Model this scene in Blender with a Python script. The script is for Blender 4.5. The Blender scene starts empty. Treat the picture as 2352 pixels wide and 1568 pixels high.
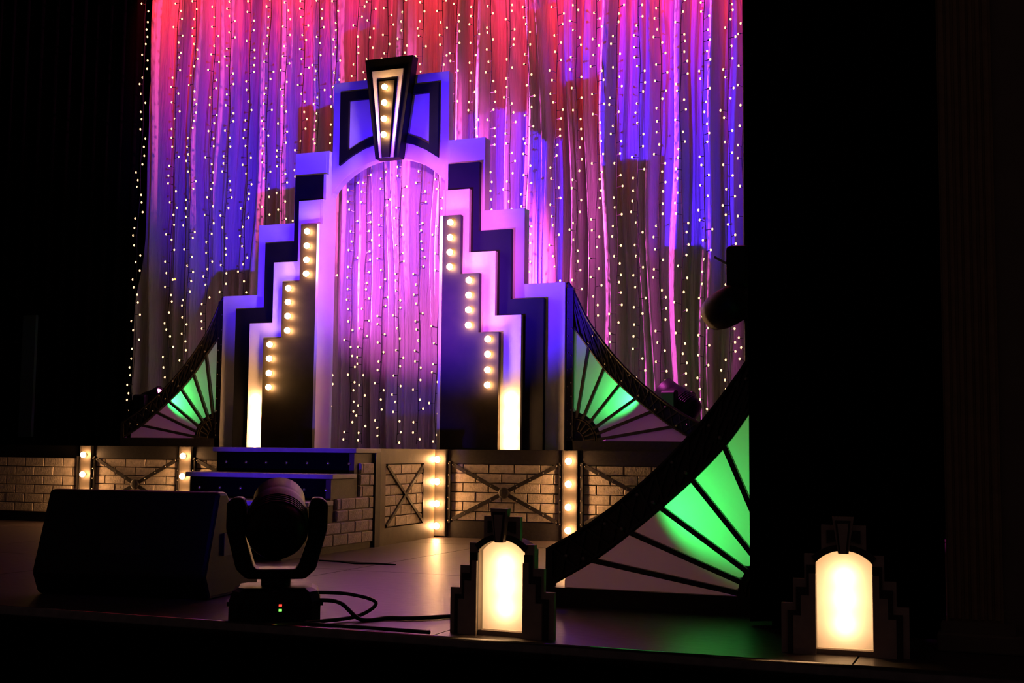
import bpy, bmesh, math, random
from mathutils import Vector, Matrix
S = bpy.context.scene
COL = S.collection
random.seed(7)
PI = math.pi

# ------------------------------------------------------------------ camera, world, view
F_PX, YAW, PITCH, ROLL = 2892.5, .3772, .0859, .0101
Fv = Vector((-math.sin(YAW)*math.cos(PITCH), math.cos(YAW)*math.cos(PITCH), math.sin(PITCH)))
R0 = Vector((math.cos(YAW), math.sin(YAW), 0)); U0 = R0.cross(Fv)
Rv = R0*math.cos(ROLL)+U0*math.sin(ROLL); Uv = U0*math.cos(ROLL)-R0*math.sin(ROLL)
cam = bpy.data.cameras.new('camera'); cam.sensor_width = 36; cam.sensor_fit = 'HORIZONTAL'
cam.lens = F_PX*36/2352; cam.clip_start = .05
co = bpy.data.objects.new('camera', cam); COL.objects.link(co)
m = Matrix((Rv, Uv, -Fv)).transposed().to_4x4(); m.translation = Vector((0, 0, .8)); co.matrix_world = m
S.camera = co
S.view_settings.view_transform = 'Standard'; S.view_settings.look = 'None'
S.view_settings.exposure = 0; S.view_settings.gamma = 1; S.view_settings.use_curve_mapping = False
S.cycles.use_denoising = True
S.cycles.max_bounces = 6; S.cycles.diffuse_bounces = 3; S.cycles.glossy_bounces = 3; S.cycles.transmission_bounces = 4
S.cycles.sample_clamp_indirect = 4; S.cycles.caustics_reflective = False; S.cycles.caustics_refractive = False
w = bpy.data.worlds.new('world'); S.world = w; w.use_nodes = True
w.node_tree.nodes['Background'].inputs[0].default_value = (1, .56, .54, 1)
w.node_tree.nodes['Background'].inputs[1].default_value = .018

def spot(name, loc, target, color, power, angle, blend=.5, radius=.06):
    l = bpy.data.lights.new(name, 'SPOT'); l.color = color; l.energy = power
    l.spot_size = math.radians(angle); l.spot_blend = blend; l.shadow_soft_size = radius
    o = bpy.data.objects.new(name, l); COL.objects.link(o); o.location = loc
    o.rotation_euler = (Vector(target)-Vector(loc)).to_track_quat('-Z', 'Y').to_euler()
    return o
BLUE = (.06, .008, 1); PINK = (1, .13, .85); RED = (1, .035, .10); GREEN = (.03, 1, .14)
# overhead battens, washing the cloth red from above
for k in range(9):
    bx = -9.5+.92*k
    spot('red_batten_lamp', (bx, 11.7, 8.0), (bx-.05, 12.6, 6.25), (1, .03, .06+.05*(k % 2)), 1200 if k < 3 else (1000 if k < 5 else 1700), 35, 1)
# magenta lamp in the flies, washing the lower right of the cloth
spot('fly_lamp', (-7.2, 11.4, 6.7), (-3.75, 12.6, 1.9), (1, .10, .72), 6000, 36, 1)
# follow spot by the camera throwing pink on the middle of the arch and the cloth beyond it
spot('follow_spot', (.1, -1, 1.2), (-5.35, 10.9, 2.62), PINK, 12500, 10.6, .75)
spot('warm_front_fill', (-4.5, -3, 6), (-5.5, 11, 2.2), (1, .62, .42), 60, 40, 1)  # dim warm fill from the front, standing in for ambient light
# added blue lamp low on the steps, standing in for moving-head spill
spot('added_step_spill', (-5.2, 3.0, .2), (-5.45, 8.8, .72), BLUE, 700, 15, .7)

# ------------------------------------------------------------------ materials
def mat(name, col, rough=.6, metal=0, spec=.5, noise=0, nscale=20, bump=0, bscale=60, rnd=0, stretch=None):
    M = bpy.data.materials.new(name); M.use_nodes = True; N = M.node_tree.nodes; L = M.node_tree.links
    b = N['Principled BSDF']; b.inputs['Base Color'].default_value = (*col, 1)
    b.inputs['Roughness'].default_value = rough; b.inputs['Metallic'].default_value = metal
    b.inputs['Specular IOR Level'].default_value = spec
    if noise or bump:
        tc = N.new('ShaderNodeTexCoord'); mp = N.new('ShaderNodeMapping'); L.new(tc.outputs['Object'], mp.inputs[0])
        if stretch: mp.inputs['Scale'].default_value = stretch
    last = None
    if noise:
        t = N.new('ShaderNodeTexNoise'); t.inputs['Scale'].default_value = nscale; t.inputs['Detail'].default_value = 6
        L.new(mp.outputs[0], t.inputs[0])
        r = N.new('ShaderNodeMapRange'); r.inputs[1].default_value = .3; r.inputs[2].default_value = .7
        r.inputs[3].default_value = 1-noise; r.inputs[4].default_value = 1+noise; L.new(t.outputs[0], r.inputs[0])
        last = r.outputs[0]
    if rnd:
        oi = N.new('ShaderNodeObjectInfo'); r2 = N.new('ShaderNodeMapRange')
        r2.inputs[3].default_value = 1-rnd; r2.inputs[4].default_value = 1+rnd; L.new(oi.outputs['Random'], r2.inputs[0])
        if last:
            mm = N.new('ShaderNodeMath'); mm.operation = 'MULTIPLY'; L.new(last, mm.inputs[0]); L.new(r2.outputs[0], mm.inputs[1]); last = mm.outputs[0]
        else: last = r2.outputs[0]
    if last:
        v = N.new('ShaderNodeVectorMath'); v.operation = 'SCALE'; v.inputs[0].default_value = col
        L.new(last, v.inputs['Scale']); L.new(v.outputs[0], b.inputs['Base Color'])
    if bump:
        t = N.new('ShaderNodeTexNoise'); t.inputs['Scale'].default_value = bscale; t.inputs['Detail'].default_value = 4
        L.new(mp.outputs[0], t.inputs[0]); bp = N.new('ShaderNodeBump'); bp.inputs['Strength'].default_value = bump
        bp.inputs['Distance'].default_value = .01
        L.new(t.outputs[0], bp.inputs['Height']); L.new(bp.outputs[0], b.inputs['Normal'])
    return M
def emis(name, col, strength, sample=True):
    M = bpy.data.materials.new(name); M.use_nodes = True; N = M.node_tree.nodes
    N.remove(N['Principled BSDF']); e = N.new('ShaderNodeEmission')
    e.inputs[0].default_value = (*col, 1); e.inputs[1].default_value = strength
    M.node_tree.links.new(e.outputs[0], N['Material Output'].inputs[0])
    if not sample: M.cycles.emission_sampling = 'NONE'
    return M
def translucent(name, col, trans, bump=0, stretch=(1, 1, 1), bscale=20, bdist=.02):
    M = bpy.data.materials.new(name); M.use_nodes = True; N = M.node_tree.nodes; L = M.node_tree.links
    N.remove(N['Principled BSDF'])
    d = N.new('ShaderNodeBsdfDiffuse'); t = N.new('ShaderNodeBsdfTranslucent'); x = N.new('ShaderNodeMixShader')
    d.inputs[0].default_value = (*col, 1); t.inputs[0].default_value = (*col, 1); x.inputs[0].default_value = trans
    L.new(d.outputs[0], x.inputs[1]); L.new(t.outputs[0], x.inputs[2]); L.new(x.outputs[0], N['Material Output'].inputs[0])
    if bump:
        tc = N.new('ShaderNodeTexCoord'); mp = N.new('ShaderNodeMapping'); mp.inputs['Scale'].default_value = stretch
        n = N.new('ShaderNodeTexNoise'); n.inputs['Scale'].default_value = bscale; n.inputs['Detail'].default_value = 5
        b = N.new('ShaderNodeBump'); b.inputs['Strength'].default_value = bump; b.inputs['Distance'].default_value = bdist
        L.new(tc.outputs['Object'], mp.inputs[0]); L.new(mp.outputs[0], n.inputs[0]); L.new(n.outputs[0], b.inputs['Height'])
        L.new(b.outputs[0], d.inputs['Normal']); L.new(b.outputs[0], t.inputs['Normal'])
    return M
WHITE = mat('white_paint', (.72, .70, .70), .55, noise=.04, nscale=3, bump=.05, bscale=80)
BLACK = mat('black_paint', (.006, .006, .007), .6, spec=.2, noise=.2, nscale=8)
BULBBOARD = mat('bronze_black_board', (.020, .016, .010), .5, spec=.25, noise=.2, nscale=10)
STEEL = mat('dark_girder_paint', (.030, .026, .024), .42, noise=.25, nscale=30, bump=.1)
RIVET = mat('worn_rivet', (.30, .27, .25), .35, metal=.6)
OLIVE = mat('brown_frame_paint', (.135, .105, .070), .55, noise=.15, nscale=12, bump=.1)
BRICK = mat('cast_brick', (.56, .48, .40), .75, noise=.22, nscale=26, bump=.5, bscale=70, rnd=.12)
MORTAR = mat('dark_joint', (.055, .045, .036), .9, noise=.3, nscale=50)
POSTB = mat('lamp_post_board', (.055, .045, .035), .6, noise=.1, nscale=15)
TREAD = mat('tread_edge_paint', (.50, .47, .45), .5, noise=.1)
RISER = mat('glossy_black_riser', (.002, .002, .002), .35, spec=.06)
CHROME = mat('polished_stud', (.8, .8, .8), .18, metal=1)
FLOORM = mat('stage_floor_board', (.062, .044, .044), .36, spec=.45, noise=.25, nscale=5, bump=.16, bscale=9, rnd=.08, stretch=(1, 5, 1))
GAP = mat('dark_gap', (.02, .018, .017), .8)
EDGE = mat('shiny_black_edge', (.16, .15, .15), .22, metal=.8, noise=.2, nscale=20, bump=.25, bscale=14)
CLOTHBLACK = mat('black_serge', (.003, .003, .003), .95, spec=.05)
WALLM = mat('dark_wall_paint', (.16, .13, .10), .8, noise=.1, nscale=6)
PILM = mat('gilt_brown_paint', (.22, .15, .075), .55, noise=.15, nscale=15)
PLAST = mat('black_plastic', (.004, .004, .004), .45, spec=.2, noise=.1, nscale=40, bump=.1, bscale=200)
CABM = mat('black_rubber', (.01, .01, .01), .5)
WIREM = mat('dark_green_wire', (.012, .014, .012), .5)
SOCK = mat('black_socket', (.02, .018, .015), .4)
BULBM = emis('lamp_glow', (1, .48, .18), 125)
FAIRYM = emis('fairy_glow', (1, .56, .26), 3.0, False)
LANTB = emis('lantern_lamp_glow', (1, .60, .30), 60)
GAUZE = translucent('white_gauze', (.56, .53, .54), .10, bump=.9, stretch=(30, 10, 1.1), bscale=2.2, bdist=.02)
PANEL = translucent('frosted_panel', (.78, .76, .76), .5)
DIFF = translucent('opal_panel', (.9, .86, .80), .6)
LANTW = mat('lantern_grey_paint', (.40, .33, .28), .6, noise=.1)
LANTK = mat('lantern_black_paint', (.03, .027, .025), .55)
TIN = mat('dull_tin', (.30, .27, .23), .6)
PALE = mat('pale_green_board', (.05, .09, .075), .8)

# ------------------------------------------------------------------ mesh helpers
class MB:
    def __init__(s): s.v = []; s.f = []
    def add(s, v, f):
        n = len(s.v); s.v += [tuple(p) for p in v]; s.f += [tuple(i+n for i in q) for q in f]; return s
    def box(s, x0, x1, y0, y1, z0, z1):
        return s.add([(x, y, z) for x in (x0, x1) for y in (y0, y1) for z in (z0, z1)],
                     [(0, 1, 3, 2), (4, 6, 7, 5), (0, 4, 5, 1), (2, 3, 7, 6), (0, 2, 6, 4), (1, 5, 7, 3)])
    def prism(s, poly, y0, y1):              # outline in x,z pushed along y
        n = len(poly)
        v = [(x, y0, z) for x, z in poly]+[(x, y1, z) for x, z in poly]
        f = [tuple(range(n)), tuple(range(2*n-1, n-1, -1))]+[(i, i+n, (i+1) % n+n, (i+1) % n) for i in range(n)]
        return s.add(v, f)
    def sheet(s, poly, y):
        return s.add([(x, y, z) for x, z in poly], [tuple(range(len(poly)))])
    def ring(s, a, b, y0, y1):               # closed frame between outlines a and b
        n = len(a)
        v = [(x, y0, z) for x, z in a]+[(x, y0, z) for x, z in b]+[(x, y1, z) for x, z in a]+[(x, y1, z) for x, z in b]
        f = []
        for i in range(n):
            j = (i+1) % n
            f += [(i, j, j+n, i+n), (i+2*n, i+3*n, j+3*n, j+2*n), (i, i+2*n, j+2*n, j), (i+n, j+n, j+3*n, i+3*n)]
        return s.add(v, f)
    def tube(s, path, r, n=8, cap=True):
        P = [Vector(p) for p in path]; v = []; f = []
        up = Vector((0, 0, 1)); pa = None
        for i, p in enumerate(P):
            t = (P[min(i+1, len(P)-1)]-P[max(i-1, 0)]).normalized()
            if pa is None:
                pa = t.cross(up if abs(t.z) < .9 else Vector((1, 0, 0))).normalized()
            else:
                pa = (pa-t*pa.dot(t)).normalized()
            b = t.cross(pa)
            rr = r[i] if isinstance(r, (list, tuple)) else r
            v += [p+(pa*math.cos(2*PI*k/n)+b*math.sin(2*PI*k/n))*rr for k in range(n)]
        for i in range(len(P)-1):
            f += [(i*n+k, i*n+(k+1) % n, (i+1)*n+(k+1) % n, (i+1)*n+k) for k in range(n)]
        if cap: f += [tuple(range(n-1, -1, -1)), tuple(range((len(P)-1)*n, len(P)*n))]
        return s.add(v, f)
    def bar(s, a, b, w, h):                   # square bar between two points
        a = Vector(a); b = Vector(b); t = (b-a).normalized()
        u = t.cross(Vector((0, 1, 0)) if abs(t.y) < .9 else Vector((0, 0, 1))).normalized(); q = t.cross(u)
        v = [p+u*i*w/2+q*j*h/2 for p in (a, b) for i, j in ((-1, -1), (1, -1), (1, 1), (-1, 1))]
        return s.add(v, [(3, 2, 1, 0), (4, 5, 6, 7)]+[(k, (k+1) % 4, (k+1) % 4+4, k+4) for k in range(4)])
    def lathe(s, prof, n=20, axis='Z', c=(0, 0, 0)):
        v = []; f = []
        for r, h in prof:
            for k in range(n):
                a = 2*PI*k/n; x, y = r*math.cos(a), r*math.sin(a)
                v.append((c[0]+x, c[1]+y, c[2]+h) if axis == 'Z' else (c[0]+x, c[1]+h, c[2]+y))
        for i in range(len(prof)-1):
            f += [(i*n+k, i*n+(k+1) % n, (i+1)*n+(k+1) % n, (i+1)*n+k) for k in range(n)]
        f += [tuple(range(n-1, -1, -1)), tuple(range((len(prof)-1)*n, len(prof)*n))]
        return s.add(v, f)
    def ball(s, c, r, n=12, m=8, sz=1):
        prof = [(max(1e-4, r*math.sin(PI*i/m)), -r*sz*math.cos(PI*i/m)) for i in range(m+1)]
        return s.lathe(prof, n, 'Z', c)
    def mesh(s, name, material, smooth=False, recalc=True):
        me = bpy.data.meshes.new(name); me.from_pydata(s.v, [], s.f)
        if recalc:
            b = bmesh.new(); b.from_mesh(me); bmesh.ops.recalc_face_normals(b, faces=b.faces); b.to_mesh(me); b.free()
        me.materials.append(material)
        if smooth: me.polygons.foreach_set('use_smooth', [True]*len(me.polygons))
        return me
    def build(s, name, material, parent=None, smooth=False, bevel=0, loc=None):
        return put(name, s.mesh(name, material, smooth), parent, loc, bevel)
def put(name, me, parent=None, loc=None, bevel=0):
    o = bpy.data.objects.new(name, me); COL.objects.link(o)
    if parent: o.parent = parent
    if loc is not None: o.location = loc
    if bevel:
        b = o.modifiers.new('bevel', 'BEVEL'); b.width = bevel; b.segments = 2; b.limit_method = 'ANGLE'
    return o
def thing(name, label, cat, loc=(0, 0, 0), rz=0, group=None):
    o = bpy.data.objects.new(name, None); COL.objects.link(o); o.location = loc; o.rotation_euler = (0, 0, rz)
    o.empty_display_size = .1
    return tag(o, label, cat, group)
def tag(o, label, cat, group=None):
    o['label'] = label; o['category'] = cat
    if group: o['group'] = group
    return o
def struct(o): o['kind'] = 'structure'; return o
def stuff(o): o['kind'] = 'stuff'; return o
def spline(pts, n=6):
    out = []
    for i in range(len(pts)-1):
        p0 = pts[max(i-1, 0)]; p1 = pts[i]; p2 = pts[i+1]; p3 = pts[min(i+2, len(pts)-1)]
        for k in range(n):
            t = k/n
            out.append(tuple(.5*(2*b+(c-a)*t+(2*a-5*b+4*c-d)*t*t+(3*b-a-3*c+d)*t**3) for a, b, c, d in zip(p0, p1, p2, p3)))
    out.append(tuple(pts[-1])); return out

def prism_x(poly, xa, xb):
    n = len(poly); v = [(xa, y, z) for y, z in poly]+[(xb, y, z) for y, z in poly]
    return MB().add(v, [tuple(range(n)), tuple(range(2*n-1, n-1, -1))]+[(i, i+n, (i+1) % n+n, (i+1) % n) for i in range(n)])

# bricks: one mesh per length, shared
BR = {}
def brick_mesh(L, H):
    k = (round(L, 3), round(H, 3))
    if k not in BR:
        b = .006; d = .022; r = lambda x, z, y: [(-x, y, -z), (x, y, -z), (x, y, z), (-x, y, z)]
        v = r(L/2, H/2, 0)+r(L/2, H/2, -d+b)+r(L/2-b, H/2-b, -d)
        f = [(0, 1, 2, 3), (8, 11, 10, 9)]
        for s0 in (0, 4): f += [(s0+i, s0+4+i, s0+4+(i+1) % 4, s0+(i+1) % 4) for i in range(4)]
        BR[k] = MB().add(v, f).mesh('brick', BRICK)
    return BR[k]
def lay_bricks(parent, u0, u1, z0, z1, y, bl=.25, bh=.0915, gap=.007, rz=0, inside=None, flip=0):
    n = max(1, round((z1-z0)/bh)); bh = (z1-z0)/n
    for i in range(n):
        u = u0-(bl/2 if (i+flip) % 2 else 0); zc = z0+(i+.5)*bh
        while u < u1-1e-4:
            a = max(u, u0); b = min(u+bl, u1); u += bl
            if b-a < .03: continue
            if inside:
                a2, b2 = inside(zc+bh/2)
                a = max(a, a2); b = min(b, b2)
                if b-a < .03: continue
            c = (a+b)/2; off = random.uniform(-.003, .003)
            o = put('brick', brick_mesh(b-a-gap, bh-gap), parent)
            o.location = (c, y+off, zc) if rz == 0 else (-y+off, c, zc)
            if rz: o.rotation_euler = (0, 0, rz)
BULB = MB().ball((0, -.034, 0), .029, 14, 10).mesh('bulb', BULBM, True)
SOCKET = MB().lathe([(.017, 0), (.017, -.012), (.013, -.014)], 12, 'Y').mesh('socket', SOCK)
def bulb_at(parent, x, y, z):
    put('socket', SOCKET, parent, (x, y, z)); put('bulb', BULB, parent, (x, y, z))

# ------------------------------------------------------------------ the setting
fl = struct(MB().box(-13, 1.2, 5.0, 14.2, -.12, -.012).build('floor', GAP))
BOARD = {}
for ix in range(8):
    for iy in range(4):
        x0 = -12.9+ix*1.76; x1 = min(x0+1.76, 1.2); y0 = 5.0+iy*2.44; y1 = min(y0+2.44, 14.2)
        if y1-y0 < .05: continue
        MB().box(x0+.004, x1-.004, y0+.004, y1-.004, -.012, 0).build('floor_board', FLOORM, fl)
struct(MB().tube([(-13, 4.978, -.030), (1.2, 4.978, -.030)], .036, 24).build('trim_1', EDGE, smooth=True))
struct(MB().box(-13, 1.2, 4.98, 5.0, -1.3, -.06).build('wall_front', CLOTHBLACK))
struct(MB().box(-14, 3, -4.5, 4.98, -1.36, -1.3).build('floor', CLOTHBLACK))
struct(MB().box(-13.2, 1.2, 14.2, 14.3, -.1, 9).build('wall_back', CLOTHBLACK))
struct(MB().box(-13.3, -13.2, 4.98, 14.3, -.1, 9).build('wall_left', CLOTHBLACK))
struct(MB().box(-.055, 3, 5.66, 5.86, 0, 9).build('wall_right', WALLM))
# fluted pilaster beside the opening
p = struct(MB().box(-.265, -.045, 5.64, 5.9, 0, 9).build('trim_2', PILM))
for i in range(7):
    MB().tube([(-.247+i*.030, 5.64, .12), (-.247+i*.030, 5.64, 9)], .0105 if i % 3 else .014, 8).build('reed', PILM, p)
pl = struct(MB().box(-.30, .03, 5.50, 5.63, 0, .075).build('trim_3', WALLM, bevel=.008))
MB().box(-.285, .0, 5.53, 5.63, .075, .11).build('plinth_cap', WALLM, pl)

def drape(name, label, x0, x1, y, z0, z1, amp=.05, per=.22, cat='drape', group=None):
    b = MB(); nx = int((x1-x0)/.03); zz = [z0, (z0+z1)/2, z1]; v = []; f = []
    for k, s in ((0, 0), (1, .03)):
        for i in range(nx+1):
            x = x0+(x1-x0)*i/nx
            for z in zz: v.append((x, y+s+amp*math.sin(2*PI*x/per+.8*math.sin(3*x)), z))
    h = (nx+1)*3
    for i in range(nx):
        for j in range(2):
            a = i*3+j; f += [(a, a+3, a+4, a+1), (a+h, a+1+h, a+4+h, a+3+h)]
    for i in (0, nx):
        for j in range(2): a = i*3+j; f.append((a, a+1, a+1+h, a+h))
    o = b.add(v, f).build(name, CLOTHBLACK, smooth=True)
    return tag(o, label, cat, group)
drape('wing_drape', 'black wing drape hanging left of the lit gauze curtain', -12.6, -9.93, 12.5, .02, 8)
drape('wing_drape', 'black tormentor drape at the right edge of the opening, behind the pilaster', -1.145, -.4, 5.95, .02, 8, .03)
t = thing('masking_flat', 'tall black masking flat between the tormentor drape and the fluted pilaster', 'flat', (-.64, 5.7, 0))
MB().box(-.365, .365, 0, .02, .02, 8).build('facing', CLOTHBLACK, t)
for x in (-.345, .345): MB().box(x-.02, x+.02, .02, .06, .02, 8).build('stile', CLOTHBLACK, t)
t = thing('scenery_board', 'dim pale board standing far back in the left wing', 'board', (-11.25, 12.2, 0))
MB().box(-.10, .10, 0, .04, .9, 2.4).build('face_board', PALE, t)
MB().box(-.10, .10, .04, .08, 0, 2.4).build('backing_frame', CLOTHBLACK, t)

# ------------------------------------------------------------------ gauze curtain with light strings
CY = 12.6
def fold(x, z):
    u = x+.035*math.sin(.9*z+2.3*x)+.02*math.sin(2.1*z+5*x)
    a = math.sin(2*PI*u/.31+1.7*math.sin(2*PI*u/1.37)+.9*math.sin(2*PI*u/.83))
    b = math.sin(2*PI*u/.123+2.2*math.sin(2*PI*u/.71)+.5*z)
    c = math.sin(2*PI*u/.86+1.0+.5*math.sin(.6*z))
    e = math.sin(2*PI*u/.052+3*math.sin(2*PI*u/.43))
    a = math.copysign(abs(a)**.75, a)
    return .092*a+.034*b+.05*c+.011*e
x0, x1, z0, z1 = -9.86, -1.5, .02, 7.4
nx, nz = 760, 40
V = []; Fc = []
for i in range(nx+1):
    x = x0+(x1-x0)*i/nx
    for j in range(nz+1):
        z = z0+(z1-z0)*j/nz
        V.append((x, CY+fold(x, z), z))
for i in range(nx):
    for j in range(nz):
        a = i*(nz+1)+j; Fc.append((a, a+nz+1, a+nz+2, a+1))
gz = MB().add(V, Fc).build('gauze_curtain', GAUZE, smooth=True)
tag(gz, 'wide white gauze curtain in deep folds, lit pink, red and blue', 'curtain')

MB().tube([(-9.95, CY, 7.4), (-1.4, CY, 7.4)], .03, 10).build('hanging_pipe', STEEL, gz)
FB = MB().ball((0, 0, 0), .0105, 8, 6, 1.25).mesh('bulb', FAIRYM, True)
SX = [-9.75, -9.27, -9.02, -8.75, -8.50, -8.22, -7.98, -7.76, -7.50, -7.32, -7.08, -6.83, -6.65, -6.43, -6.22, -5.98, -5.76,
      -5.58, -5.36, -5.17, -4.93, -4.73, -4.40, -4.18, -3.96, -3.73, -3.50, -3.27, -3.05, -2.82, -2.56, -2.42]
def ordinal(i): return ('first second third fourth fifth sixth seventh eighth ninth tenth eleventh twelfth thirteenth fourteenth '
    'fifteenth sixteenth seventeenth eighteenth nineteenth twentieth').split()[i]
for i, sx in enumerate(SX):
    if i == 0: lab = 'fairy light string hanging against black at the left edge of the gauze'
    elif i < 11: lab = 'fairy light string left of the arch crown, %s from the gauze edge' % ordinal(i)
    elif i < 18: lab = 'fairy light string behind the arch opening, %s of seven from the left' % ordinal(i-11)
    else: lab = 'fairy light string right of the arch crown, %s from the black drape' % ordinal(31-i)
    sy = CY-.27+random.uniform(-.03, .03)
    t = thing('light_string', lab, 'fairy lights', (sx, sy, 7.36), 0, 'fairy light strings on the gauze curtain')
    path = []; zb = .85; nn = 72
    ph = random.uniform(0, 6)
    wob = lambda d: .012*math.sin(d*2.3+ph)+.006*math.sin(d*7+2*ph)
    for k in range(nn+1):
        d = (7.36-zb)*k/nn; path.append((wob(d), .5*wob(d+1), -d))
    b = MB().tube(path, .0042, 5)
    z = .05+random.uniform(0, .05); pts = []
    while z < 7.36-zb:
        s = random.choice((-1, 1)); dx = s*random.uniform(.02, .07); dy = random.uniform(-.03, .02); up = random.uniform(-.005, .025)
        p0 = (wob(z), .5*wob(z+1), -z); p1 = (p0[0]+dx, p0[1]+dy, -z+up)
        b.tube([p0, p1], .0035, 4)
        b.tube([tuple(p0[q]+.6*(p1[q]-p0[q]) for q in range(3)), p1], .0062, 5)
        pts.append(p1); z += random.uniform(.082, .128)
    b.build('wire', WIREM, t)
    for q in pts: put('bulb', FB, t, q)
t = thing('pilot_lamp', 'tiny orange pilot lamp glowing between two fairy light strings on the left gauze', 'lamp', (-9.135, 12.24, 2.768))
MB().ball((0, 0, 0), .013, 8, 6).build('bulb', emis('orange_glow', (1, .22, .03), 6, False), t, smooth=True)
MB().tube([(0, 0, .012), (.004, .01, 2), (0, 0, 4.59)], .002, 4).build('lead', WIREM, t)

# ------------------------------------------------------------------ platform and its fascia
PH = .8; PY = 10.6
t = thing('stage_platform', 'long raised black platform that carries the arch, brick panels on its front', 'platform', (-5.66, PY, 0))
ox = -5.66
def P(b, name, m_, bevel=0): return b.build(name, m_, t, bevel=bevel)
P(MB().box(-4.6, 4.0, .046, 1.72, .74, .8), 'deck', BLACK)
P(MB().box(-4.6, 4.0, .046, .06, 0, .74), 'fascia_backing', BLACK)

def brick_panel(label, cx, y, u0, u1, z0=.155, z1=.672, rz=0, frame=STEEL, brace=STEEL, bl=.25, back=.045):
    t = thing('brick_panel', label, 'panel', (cx, y, 0), rz, 'brick fascia panels of the platform')
    MB().box(u0, u1, back-.012, back, z0, z1).build('joint_backing', MORTAR, t)
    MB().box(u0, u1, -.004, back, z1, .8).build('top_rail', frame, t)
    MB().box(u0, u1, -.004, back, 0, z0).build('bottom_rail', frame, t)
    lay_bricks(t, u0+.02, u1-.02, z0, z1, back-.012, bl)
    for x, s in ((u0, 1), (u1, -1)):
        MB().box(min(x, x+s*.028), max(x, x+s*.028), -.022, back, z0-.02, z1+.02).build('side_bar', frame, t)
    e = .05
    for s in (-1, 1):
        a = (u0+e if s > 0 else u1-e, -.004, z0+.01); b = (u1-e if s > 0 else u0+e, -.004, z1-.01)
        MB().bar(a, b, .034, .016 if s > 0 else .014).build('brace', brace, t)
    c = ((u0+u1)/2, 0, (z0+z1)/2)
    MB().lathe([(.05, .0), (.05, -.014), (.038, -.02), (.015, -.024)], 20, 'Y', (c[0], -.004, c[2])).build('boss', brace, t)
    rv = MB()
    for s in (-1, 1):
        for k in range(9):
            f = k/8
            if abs(f-.5) < .1: continue
            rv.ball((u0+e+(u1-u0-2*e)*f, -.017, (z0+.01+(z1-z0-.02)*f) if s > 0 else (z1-.01-(z1-z0-.02)*f)), .007, 6, 4)
    for x in (u0+.014, u1-.014):
        for k in range(6): rv.ball((x, -.026, z0+(z1-z0)*k/5), .007, 6, 4)
    stuff(rv.build('rivets', RIVET, t))
    return t
brick_panel('brick panel with crossed girder braces between the two left marquee posts', -8.31, PY, -.54, .54)
brick_panel('narrow visible end of brick panel just left of the steps', -7.0, PY, -.612, .62)
brick_panel('brick panel with crossed braces behind the left footlight, between the right marquee posts', -4.26, PY, -.555, .555)
brick_panel('brick panel with crossed braces right of the right marquee post, behind the front sunburst', -2.98, PY, -.56, .56)
t = thing('brick_panel', 'dim end of brick panel far left, beyond the first marquee post', 'panel', (-9.55, PY, 0), 0, 'brick fascia panels of the platform')
MB().box(-.60, .53, .033, .045, .10, .672).build('joint_backing', MORTAR, t)
lay_bricks(t, -.58, .51, .10, .672, .033)
MB().box(.50, .53, -.022, .045, .08, .69).build('side_bar', STEEL, t)
# return wall on the right side of the landing: a panel turned to face right
t = thing('stage_landing', 'square black landing above the steps with brown framed brick side and one X brace', 'platform', (-4.905, 9.945, 0), math.radians(3.6))
MB().box(-1.33, -.02, -.555, .50, .74, .799).build('deck', BLACK, t)
MB().box(-.03, -.012, -.645, .60, 0, .8).build('backing', MORTAR, t)
for nm, a in (('stile', (-.645, -.515, 0, .8)), ('stile', (.34, .60, 0, .8)), ('rail', (-.515, .34, .675, .8)), ('rail', (-.515, .34, 0, .14))):
    MB().box(-.012, .016, *a).build(nm, OLIVE, t)
lay_bricks(t, -.51, .335, .145, .672, .012, .23, rz=PI/2)
for s in (-1, 1):
    MB().bar((.014, -.495, .155 if s > 0 else .66), (.014, .32, .66 if s > 0 else .155), .024, .026).build('brace', STEEL, t)
MB().box(.004, .02, .315, .338, .15, .67).build('side_bar', STEEL, t)

def marquee_post(x, label):
    t = thing('marquee_post', label, 'lamp post', (x, PY-.02, 0), 0, 'marquee lamp posts on the platform front')
    bd = MB().box(-.062, .062, -.012, .06, .01, .80).build('board', POSTB, t, bevel=.003)
    MB().box(-.072, -.062, -.02, .06, .01, .80).build('edge_strip', STEEL, t)
    MB().box(.062, .072, -.02, .06, .01, .80).build('edge_strip', STEEL, t)
    for k in range(4):
        z = .707-.2015*k
        o = put('bulb', BULB, t, (0, -.02, z)); put('socket', SOCKET, o, (0, 0, 0))
marquee_post(-8.925, 'lamp post of round bulbs farthest left on the platform front, above the monitor speaker')
marquee_post(-7.69, 'lamp post of round bulbs half hidden by the left end of the steps')
marquee_post(-4.895, 'lamp post of four round bulbs at the corner right of the brown return wall')
marquee_post(-3.625, 'lamp post of four round bulbs left of the big front sunburst')

# ------------------------------------------------------------------ steps
SXL, SXR = -6.18, -4.83
t = thing('stage_steps', 'black steps up to the platform with pale blue-lit tread edges and brick side', 'steps', (-5.5, 8.4, 0))
o5 = lambda b, n, m_, parent=None, **k: b.build(n, m_, parent or t, **k)
TY = [8.86, 8.50, 8.14, 7.78]
for i, y in enumerate(TY):
    z = .8-.2*i; y1 = 9.29 if i == 0 else TY[i-1]+.02
    o5(MB().box(SXL+5.5, SXR+5.5, y-8.4, y1-8.4, z-.036, z), 'tread', TREAD, bevel=.004)
    r = o5(MB().box(SXL+5.53, SXR+5.46, y+.025-8.4, y+.05-8.4, z-.2, z-.036), 'riser', RISER)
    for k in range(7):
        MB().lathe([(.017, 0), (.015, -.008), (.009, -.013), (.002, -.0145)], 14, 'Y', (-.56+.1925*k+.005, y+.025-8.4, z-.122)).build('stud', CHROME, r, smooth=True)
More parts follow.
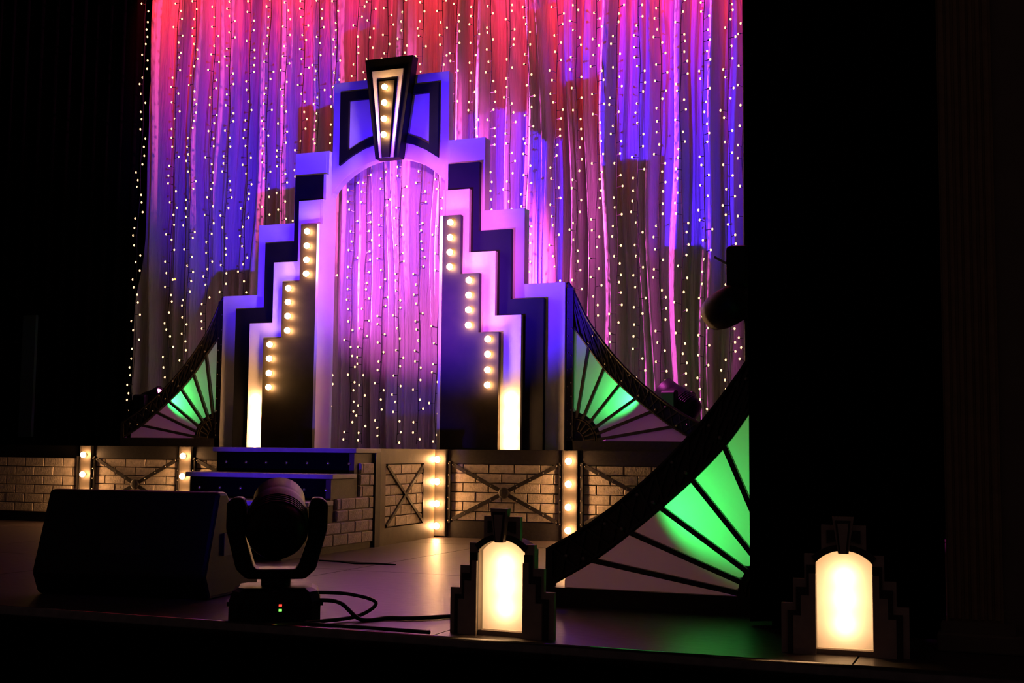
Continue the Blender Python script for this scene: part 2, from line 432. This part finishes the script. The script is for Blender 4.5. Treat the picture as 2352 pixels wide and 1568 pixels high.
# stepped brick side, facing right
side = [(-.62, 0), (.89, 0), (.89, .765), (.46, .765), (.46, .764), (.46, .565), (.10, .565), (.10, .365), (-.26, .365), (-.26, .165), (-.62, .165)]
side2 = [(-.56, 0), (.89, 0), (.89, .76), (.48, .76), (.48, .56), (.12, .56), (.12, .36), (-.24, .36), (-.24, .16), (-.56, .16)]
sp = o5(prism_x(side2, .60, .645), 'side_panel', OLIVE)
lo = lambda z: -.50 if z < .11 else (-.18 if z < .30 else (.18 if z < .50 else (.55 if z < .70 else 9)))
lay_bricks(sp, -.56, .78, .05, .685, -.645, .23, rz=PI/2, inside=lambda z: (lo(z), .78))
o5(MB().box(.645, .672, .80, .89, 0, .765), 'corner_bar', STEEL)

# ------------------------------------------------------------------ art deco arch
AX, AY = -5.66, 10.9
arch = thing('deco_arch', 'tall stepped art deco arch in white and black layers studded with bulbs', 'arch', (AX, AY, PH))
def steps_outline(ws, zs, wi, sgn, zb=0):
    pts = [(wi, zb), (ws[0], zb)]
    for k in range(len(ws)):
        pts.append((ws[k], zs[k]))
        if k < len(ws)-1: pts.append((ws[k+1], zs[k]))
    pts.append((wi, zs[-1]))
    return [(sgn*x, z) for x, z in pts]
H = lambda *z: [q-.8 for q in z]
hw = .635; zsp, zcr = 3.362-.8, 3.670-.8
Rr = (hw*hw+(zcr-zsp)**2)/(2*(zcr-zsp)); zc = zcr-Rr; a0 = math.asin(hw/Rr)
arc = [(Rr*math.sin(a0*(1-k/12)), zc+Rr*math.cos(a0*(1-k/12))) for k in range(25)]
W0 = [1.865, 1.457, 1.045]; Z0 = H(2.348, 3.066, 3.778); zt = 4.488-.8; wt = .645
wi = .655
for s in (-1, 1):
    MB().prism(steps_outline(W0, Z0, .684, s), 0, .125).build('leg_panel', WHITE, arch, bevel=.003)
    jx = sorted((s*wi, s*.683))
    jb = [(-.158, 0), (.16, 0), (.16, zsp-.04), (.126, zsp-.04), (.126, Z0[2]), (.002, Z0[2]), (.002, 3.532-.8), (-.05, 3.532-.8), (-.05, 3.268-.8), (-.10, 3.268-.8), (-.10, 3.012-.8), (-.158, 3.012-.8)]
    prism_x(jb, jx[0], jx[1]).build('jamb', WHITE, arch)
crown = [(.640, zsp-.04), (.628, zt), (-.655, zt), (-.653, zsp-.04)]+[(-x-.008, z) for x, z in arc]
MB().prism(crown, .065, .165).build('crown_panel', WHITE, arch, bevel=.003)
for s in (-1, 1):
    MB().prism(steps_outline([1.675, 1.345, 1.012], H(2.204, 2.866, 3.532), .685, s), -.05, 0).build('black_band', BLACK, arch, bevel=.003)
    wb = MB().prism(steps_outline([1.472, 1.208, .932], H(2.048, 2.656, 3.266), .685, s), -.10, -.05).build('white_band', WHITE, arch, bevel=.003)
    bp = MB().prism(steps_outline([1.272, 1.068, .872], H(1.889, 2.447, 3.010), .685, s), -.155, -.10).build('bulb_panel', BULBBOARD, arch, bevel=.003)
    for x, zs in ((.777, (2.935, 2.792, 2.651, 2.513)), (.976, (2.377, 2.238, 2.099, 1.955)), (1.175, (1.82, 1.68, 1.535, 1.395))):
        for z in zs: bulb_at(bp, s*x, -.155, z-.8)
    for z in (1.268, 1.124, .985, .848): bulb_at(wb, s*1.378, -.10, z-.8)
# crown frame
fo, fi = [], []
cx = -.014
def ring_pts(w, ztop, zlow, zmid):
    n = 8; low = [(-w+2*w*k/n, zlow+(zmid-zlow)*(1-((k-n/2)/(n/2))**2)) for k in range(n+1)]
    top = [(w-2*w*k/n, ztop) for k in range(n+1)]
    return [(cx+x, z-.8) for x, z in low+top]
fo = ring_pts(.547, 4.378, 3.628, 3.83); fi = ring_pts(.447, 4.282, 3.772, 3.915)
MB().ring(fo, fi, .03, .065).build('crown_frame', BLACK, arch, bevel=.003)
kx = .024
def trap(wb, wt_, zb, zt_): return [(wb+kx, zb-.8), (wt_+kx, zt_-.8), (-wt_+kx, zt_-.8), (-wb+kx, zb-.8)]
ks = MB().prism(trap(.130, .266, 3.64, 4.65), -.055, .065).build('keystone', BLACK, arch, bevel=.004)
MB().prism(trap(.076, .174, 3.643, 4.521), -.075, -.055).build('keystone_trim', WHITE, ks, bevel=.003)
MB().prism(trap(.046, .112, 3.641, 4.436), -.080, -.075).build('keystone_groove', BLACK, ks)
MB().prism(trap(.040, .090, 3.640, 4.406), -.095, -.080).build('keystone_board', BULBBOARD, ks, bevel=.003)
for z in (4.334, 4.176, 4.015, 3.858): bulb_at(ks, kx-.002, -.095, z-.8)

# ------------------------------------------------------------------ sunburst screens
OUT = [(0, 1.545), (.045, 1.50), (.21, 1.180), (.42, .900), (.625, .685), (.83, .510), (1.05, .355), (1.25, .245)]
INN = [(.067, 1.13), (.22, .933), (.36, .75), (.51, .60), (.66, .472), (.81, .355), (1.0, .22), (1.205, .105)]
def sunburst(loc, sgn, label, su=1, sv=1):
    t = thing('sunburst_screen', label, 'screen', loc, 0, 'green lit sunburst screens')
    X = lambda pts: [(sgn*u, v) for u, v in pts]
    MB().box(*sorted((0, sgn*.068)), -.03, .03, .0, 1.50*sv).build('upright', STEEL, t)
    MB().box(*sorted((0, sgn*1.25*su)), -.03, .03, 0, .09).build('bottom_rail', STEEL, t)
    MB().box(*sorted((sgn*1.215*su, sgn*1.25*su)), -.03, .03, .09, .25*sv).build('end_plate', STEEL, t)
    so = spline([(u*su, v*sv) for u, v in OUT], 5); si = spline([(u*su, v*sv) for u, v in INN], 5)
    # truss: two curved chords and lattice between
    truss = MB().prism(X(so)+X(list(reversed(si))), .0, .012).build('truss', STEEL, t)
    for cr, off in ((so, .012), (si, -.010)):
        MB().tube([(sgn*u, -.012, v) for u, v in cr], .013, 6).build('chord', STEEL, truss)
    lt = MB(); rv = MB(); n = len(so)
    for k in range(2, n-3, 2):
        lt.bar((sgn*so[k][0], -.012, so[k][1]), (sgn*si[k+2][0], -.012, si[k+2][1]), .012, .012)
        lt.bar((sgn*si[k][0], -.014, si[k][1]), (sgn*so[k+2][0], -.014, so[k+2][1]), .012, .012)
    stuff(lt.build('lattice', STEEL, truss))
    V0 = (.06, .06); ang = [80.3, 66.5, 50.2, 34.5, 21.5, 9.7]
    def hit(a):
        d = (math.cos(math.radians(a)), math.sin(math.radians(a)))
        for i in range(len(si)-1):
            (x1, y1), (x2, y2) = si[i], si[i+1]
            den = d[0]*(y2-y1)-d[1]*(x2-x1)
            if abs(den) < 1e-9: continue
            tt = ((x1-V0[0])*(y2-y1)-(y1-V0[1])*(x2-x1))/den
            q = ((x1-V0[0])*d[1]-(y1-V0[1])*d[0])/den
            if -1e-6 <= q <= 1+1e-6 and tt > 0: return tt
        return None
    for a in ang:
        L = hit(a)+.02; d = (math.cos(math.radians(a)), math.sin(math.radians(a)))
        p0 = (V0[0]+.24*d[0], V0[1]+.24*d[1]); p1 = (V0[0]+L*d[0], V0[1]+L*d[1])
        MB().bar((sgn*p0[0], -.008, p0[1]), (sgn*p1[0], -.008, p1[1]), .026, .03).build('rib', STEEL, t)
        rv.ball((sgn*(p1[0]+.02*d[0]), -.03, p1[1]+.02*d[1]), .012, 8, 5)
        rv.ball((sgn*(p1[0]+.085*d[0]+.03), -.03, p1[1]+.085*d[1]), .010, 8, 5)
    for k in range(9): rv.ball((sgn*.018, -.032, .12+.155*k), .008, 6, 4); rv.ball((sgn*.052, -.032, .12+.125*k), .008, 6, 4)
    stuff(rv.build('rivets', RIVET, t))
    edges = [90]+ang+[0]
    for k in range(7):
        a1, a2 = edges[k], edges[k+1]; am = (a1+a2)/2
        r0 = .30 if 0 < k < 6 else .33
        lim = lambda u, v: (max(u, .068), max(v, .09))
        pts = []
        inset = .010
        for j in range(9):                         # rounded end by the hub
            f = j/8; a = a1+(a2-a1)*f; rr = r0-.045*math.sin(PI*f)+.02
            pts.append(lim(V0[0]+rr*math.cos(math.radians(a)), V0[1]+rr*math.sin(math.radians(a))))
        for j in range(7):
            a = a2+(a1-a2)*j/6; L = hit(min(max(a, 4.5), 88.8))
            if L is None: L = 1.1
            pts.append(lim(V0[0]+(L+.01)*math.cos(math.radians(a)), V0[1]+(L+.01)*math.sin(math.radians(a))))
        MB().sheet(X(pts), .006).build('panel', PANEL, t)
    hub = [(.0, .0)]+[(.03+.31*math.cos(math.radians(a)), .05+.31*math.sin(math.radians(a))) for a in range(0, 91, 9)]
    hb = MB().prism(X(hub), -.004, .003).build('hub_plate', STEEL, t)
    md = MB(); 
    for rr in (.10, .205, .225):
        md.tube([(sgn*(.07+rr*math.cos(math.radians(a))), -.012, .085+rr*math.sin(math.radians(a))) for a in range(0, 91, 9)], .007, 5)
    for a in range(5, 90, 16):
        c, s_ = math.cos(math.radians(a)), math.sin(math.radians(a))
        md.bar((sgn*(.07+.11*c), -.012, .085+.11*s_), (sgn*(.07+.2*c), -.012, .085+.2*s_), .012, .012)
    stuff(md.build('medallion', mat('worn_bronze', (.09, .07, .045), .4, metal=.5), hb))
    return t
def fan_lamp(loc, sgn, power, p, q, angle, blend=.5):
    spot('sunburst_lamp', (loc[0]+sgn*p[0], loc[1]+p[1], loc[2]+p[2]), (loc[0]+sgn*q[0], loc[1]+q[1], loc[2]+q[2]), GREEN, power, angle, blend, .03)
LR, LL, LF = (-3.79, 10.95, .8), (-7.53, 10.95, .8), (-.945, 6.3, 0)
sunburst(LR, 1, 'sunburst screen glowing green on the platform, right of the arch')
sunburst(LL, -1, 'sunburst screen glowing green on the platform, left of the arch')
sunburst(LF, -1, 'big near sunburst screen glowing green on the stage floor, cut by the black drape', 1.07, 1.13)
fan_lamp(LR, 1, 22, (.66, .17, .44), (.44, 0, .60), 128, .4)
fan_lamp(LL, -1, 22, (.66, .17, .44), (.44, 0, .60), 128, .4)
fan_lamp(LF, -1, 30, (.72, .36, .45), (.30, 0, .68), 112)

# ------------------------------------------------------------------ footlight lanterns
def lantern(loc, rz, label):
    t = thing('footlight_lantern', label, 'lantern', loc, rz, 'art deco footlight lanterns')
    ow = .110; zs_, zc_ = .362, .412
    R_ = (ow*ow+(zc_-zs_)**2)/(2*(zc_-zs_)); c0 = zc_-R_; aa = math.asin(ow/R_)
    def arc_(n=12): return [(R_*math.sin(aa*(1-2*k/n)), c0+R_*math.cos(aa*(1-2*k/n))) for k in range(n+1)]
    def outline(ws, zs, top=None):
        r = [(ow, 0), (ws[0], 0)]
        for k in range(len(ws)):
            r.append((ws[k], zs[k]))
            if k < len(ws)-1: r.append((ws[k+1], zs[k]))
        if top: r += [(top[0], zs[-1]), (top[0], top[1])]
        else: r.append((ow, zs[-1]))
        return r
    r = outline([.247, .20, .155], [.197, .295, .395], (.087, .512))
    full = r+[(-x, z) for x, z in reversed(r)]+[(-x, z) for x, z in arc_()]
    MB().prism(full, -.012, .012).build('back_board', LANTW, t)
    for s in (-1, 1):
        a = [(s*x, z) for x, z in outline([.222, .187, .147], [.168, .262, .352])]
        MB().prism(a, -.022, -.012).build('black_band', LANTK, t)
        a = [(s*x, z) for x, z in outline([.198, .168, .135], [.150, .230, .318])]
        MB().prism(a, -.034, -.022).build('inner_wing', LANTW, t)
    ar = arc_()
    MB().prism([(x, z) for x, z in ar]+[(x*1.14, z+.024) for x, z in reversed(ar)], -.020, -.012).build('arch_band', LANTK, t)
    for s in (-1, 1):
        MB().prism([(s*.025, .452), (s*.066, .440), (s*.066, .492), (s*.025, .492)], -.020, -.012).build('crown_inset', LANTK, t)
    ks_ = MB().prism([(.020, .402), (.042, .547), (-.042, .547), (-.020, .402)], -.045, -.012).build('keystone', LANTW, t)
    MB().prism([(.016, .402), (.030, .533), (-.030, .533), (-.016, .402)], -.049, -.045).build('keystone_band', LANTK, ks_)
    MB().prism([(.010, .404), (.021, .520), (-.021, .520), (-.010, .404)], -.054, -.049).build('keystone_face', LANTW, ks_)
    # light box behind: opal panel, bulbs and housing
    MB().sheet([(ow, .022)]+[(x, z) for x, z in arc_()]+[(-ow, .022)], .032).build('opal_panel', DIFF, t)
    pr_ = [(ow, 0)]+[(x, z) for x, z in arc_()]+[(-ow, 0)]
    MB().ring(pr_, [(x*1.02, z+(.004 if 0 < i_ < len(pr_)-1 else -.001)) for i_, (x, z) in enumerate(pr_)], .0125, .13).build('housing', TIN, t)
    MB().prism(pr_, .130, .134).build('housing_back', TIN, t)
    MB().box(-ow, ow, -.012, .13, 0, .020).build('sill', LANTW, t)
    for z in (.115, .215, .305):
        MB().ball((0, .078, z), .020, 12, 8).build('bulb', LANTB, t, smooth=True)
    return t
lantern((-2.065, 5.13, 0), math.radians(-3), 'glowing art deco footlight at the stage edge in front of the big sunburst')
lantern((-.635, 5.24, 0), math.radians(4), 'glowing art deco footlight at the far right, in front of the black flat')

# ------------------------------------------------------------------ moving head spotlights
def moving_head(loc, aim, label, lens_mat=None, head_z=.47, hang=False, base=True):
    d = Vector(aim)-Vector((loc[0], loc[1], loc[2]+head_z)); pan = math.atan2(d.y, d.x)-PI/2
    tilt = math.atan2(d.z, math.hypot(d.x, d.y))
    t = thing('moving_head_light', label, 'spotlight', loc, pan, 'moving head spotlights')
    b = MB().add([(x*sx, y*sy, z) for z, sx, sy in ((0, 1, 1), (.09, 1, 1), (.135, .93, .9), (.15, .8, .75)) for x, y in
                  ((-.21, -.12), (-.17, -.18), (.17, -.18), (.21, -.12), (.21, .12), (.17, .18), (-.17, .18), (-.21, .12))],
                 [tuple(range(7, -1, -1)), tuple(range(24, 32))]+[(r*8+k, r*8+(k+1) % 8, r*8+8+(k+1) % 8, r*8+8+k) for r in range(3) for k in range(8)])
    bs = b.build('base', PLAST, t)
    for s in (-1, 1): MB().bar((s*.215, -.06, .07), (s*.215, .06, .07), .014, .02).build('carry_handle', PLAST, bs)
    MB().box(.02, .034, -.184, -.18, .05, .06).build('status_light', emis('green_led', (.2, 1, .1), 2.0, False), bs)
    MB().box(.02, .034, -.184, -.18, .072, .082).build('status_light', emis('red_led', (1, .05, .03), 2.0, False), bs)
    MB().lathe([(.07, .15), (.07, .185)], 20).build('pan_hub', PLAST, t)
    dz = head_z-.47
    poly = [(-.135, .185), (.135, .185), (.185, .23), (.235, .42), (.235, .55+dz), (.205, .575+dz), (.16, .575+dz), (.145, .53+dz), (.145, .38), (.105, .25), (.095, .232), (-.095, .232),
            (-.105, .25), (-.145, .38), (-.145, .53+dz), (-.16, .575+dz), (-.205, .575+dz), (-.235, .55+dz), (-.235, .42), (-.185, .23)]
    MB().prism(poly, -.075, .075).build('yoke', PLAST, t, bevel=.012)
    sc_ = 1.12
    prof = [(.004, -.205), (.06, -.198), (.10, -.175), (.122, -.13), (.128, -.07), (.128, .03), (.118, .07), (.112, .10), (.112, .185), (.098, .19), (.094, .17)]
    hd = MB().lathe([(a_*sc_, b_*sc_) for a_, b_ in prof], 28, 'Y').build('head', PLAST, t, smooth=True, loc=(0, 0, head_z)); hd.rotation_euler = (tilt, 0, 0)
    for k in range(5):
        MB().lathe([(.139, -.11+.02*k), (.1465, -.107+.02*k), (.1465, -.102+.02*k), (.139, -.099+.02*k)], 28, 'Y').build('cooling_fin', PLAST, hd, smooth=True)
    MB().lathe([(.103, .185), (.08, .200), (.03, .209), (.003, .211)], 28, 'Y').build('lens', lens_mat or mat('lens_glass', (.05, .05, .06), .05), hd, smooth=True)
    dn = d.normalized()
    return Vector((loc[0], loc[1], loc[2]+head_z))+dn*.25
LB = emis('blue_lens', BLUE, 30, False); LP = emis('pink_lens', (1, .12, .5), 30, False)
A = moving_head((-3.26, 5.22, 0), (-6.6, 10.9, 3.2), 'black moving head spotlight at the stage edge beside the monitor speaker, beam blue', LB, .46)
spot('moving_head_lamp', A, (-6.6, 10.9, 3.1), BLUE, 4600, 28, .95, .04)
B = (-6.87, 5.5, .55)            # a second lamp of the pair, at the far left end of the stage edge
spot('moving_head_lamp', B, (-4.6, 10.9, 2.95), BLUE, 9000, 31, .95, .04)
C_ = moving_head((-9.05, 11.72, .8), (-3.8, 12.6, 4.3), 'moving head light with glowing magenta lens behind the left sunburst', LP)
spot('moving_head_lamp', C_, (-3.8, 12.6, 4.75), (1, .11, .66), 9500, 42, .9, .05)
D_ = moving_head((-2.92, 11.66, .8), (-7.4, 12.6, 4.6), 'black moving head light on the right end of the platform, top lit red')
spot('moving_head_lamp', D_, (-7.4, 12.6, 4.6), (1, .09, .50), 3000, 40, .9, .05)
# head hung on a boom in the right wing
t = thing('boom_light', 'dark round spotlight on a boom at the right edge of the opening, silhouetted against gauze', 'spotlight', (-1.55, 8.0, 0))
MB().tube([(0, 0, .02), (0, 0, 4.5)], .024, 10).build('boom_pipe', PLAST, t)
MB().lathe([(.22, 0), (.22, .02), (.05, .035)], 20).build('boom_base', PLAST, t)
hd = MB().lathe([(.004, -.17), (.08, -.16), (.118, -.10), (.125, 0), (.12, .09), (.105, .15), (.09, .152)], 24, 'Y').build('head', PLAST, t, smooth=True, loc=(-.12, -.02, 1.73)); hd.rotation_euler = (-.3, .2, .9)
MB().bar((-.06, 0, 1.92), (0, 0, 2.08), .10, .10).build('arm', PLAST, t, bevel=.02)
MB().box(-.13, .03, -.08, .08, 1.84, 2.12).build('yoke_box', PLAST, t, bevel=.03)
MB().bar((-.20, -.03, 2.05), (-.10, -.05, 1.99), .015, .05).build('flap', RIVET, t)

# ------------------------------------------------------------------ monitor wedge, cables, tape
t = thing('monitor_speaker', 'large black wedge monitor speaker at the stage edge, left foreground', 'speaker', (-4.47, 5.86, 0), math.radians(8))
pr = [(-.30, .0), (-.36, .12), (-.22, .56), (-.12, .56), (.30, .10), (.30, 0)]
n = len(pr); v = [(-.51, y, z) for y, z in pr]+[(.51, y, z) for y, z in pr]
cb = MB().add(v, [tuple(range(n)), tuple(range(2*n-1, n-1, -1))]+[(i, i+n, (i+1) % n+n, (i+1) % n) for i in range(n)]).build('cabinet', PLAST, t, bevel=.02)
d0, d1 = Vector((0, -.12, .56)), Vector((0, .30, .10)); nn_ = Vector((0, .46, .42)).normalized()*.012
g = MB().add([(x, p_.y+nn_.y*k, p_.z+nn_.z*k) for k in (.2, 1.4) for x, p_ in ((-.46, d0.lerp(d1, .06)), (.46, d0.lerp(d1, .06)), (.46, d0.lerp(d1, .94)), (-.46, d0.lerp(d1, .94)))],
             [(0, 1, 2, 3), (7, 6, 5, 4), (0, 4, 5, 1), (1, 5, 6, 2), (2, 6, 7, 3), (3, 7, 4, 0)]).build('grille', mat('black_mesh', (.02, .02, .02), .6, metal=.5, bump=.5, bscale=300), t)
for s in (-1, 1): MB().box(s*.513-.006, s*.513+.006, -.16, -.02, .22, .34).build('side_handle', CABM, t)
MB().box(-.12, .12, -.325, -.30, .2, .3).build('socket_plate', CABM, t)
def cable(pts, r, label, name='cable'):
    o = MB().tube(spline(pts, 8), r, 7).build(name, CABM, smooth=True); return tag(o, label, 'cable')
cable([(-3.07, 5.22, .09), (-2.93, 5.24, .085), (-2.82, 5.25, .012), (-2.74, 5.36, .010), (-2.66, 5.39, .010), (-2.58, 5.45, .010), (-2.44, 5.62, .010), (-2.3, 5.72, .010), (-2.12, 5.6, .010), (-2.06, 5.3, .03)], .010, 'black cable curving over the floor from the moving head to the left footlight')
cable([(-3.08, 5.28, .12), (-2.94, 5.36, .11), (-2.83, 5.42, .07), (-2.86, 5.30, .02), (-2.95, 5.12, .012), (-3.0, 5.06, .010), (-2.9, 5.03, .010), (-2.7, 5.035, .010), (-2.5, 5.03, .010), (-2.36, 5.025, .010)], .009, 'black cable looping back from the moving head and along the stage edge')
b = MB(); pts = [(-4.60, 7.93), (-4.42, 7.92), (-4.25, 7.86), (-4.13, 7.9), (-3.97, 7.88)]; wd = [.008, .028, .05, .03, .006]
b.add([(x, y-w_, 0.0) for (x, y), w_ in zip(pts, wd)]+[(x, y+w_, 0.0) for (x, y), w_ in zip(pts, wd)]+[(x, y-w_*.8, .008) for (x, y), w_ in zip(pts, wd)]+[(x, y+w_*.8, .008) for (x, y), w_ in zip(pts, wd)],
      [(10+i, 11+i, 16+i, 15+i) for i in range(4)]+[(i, i+1, 11+i, 10+i) for i in range(4)]+[(5+i, 15+i, 16+i, 6+i) for i in range(4)])
tag(b.build('cloth_strip', CLOTHBLACK), 'thin dark cloth strip lying on the bare stage floor right of the steps', 'strip')
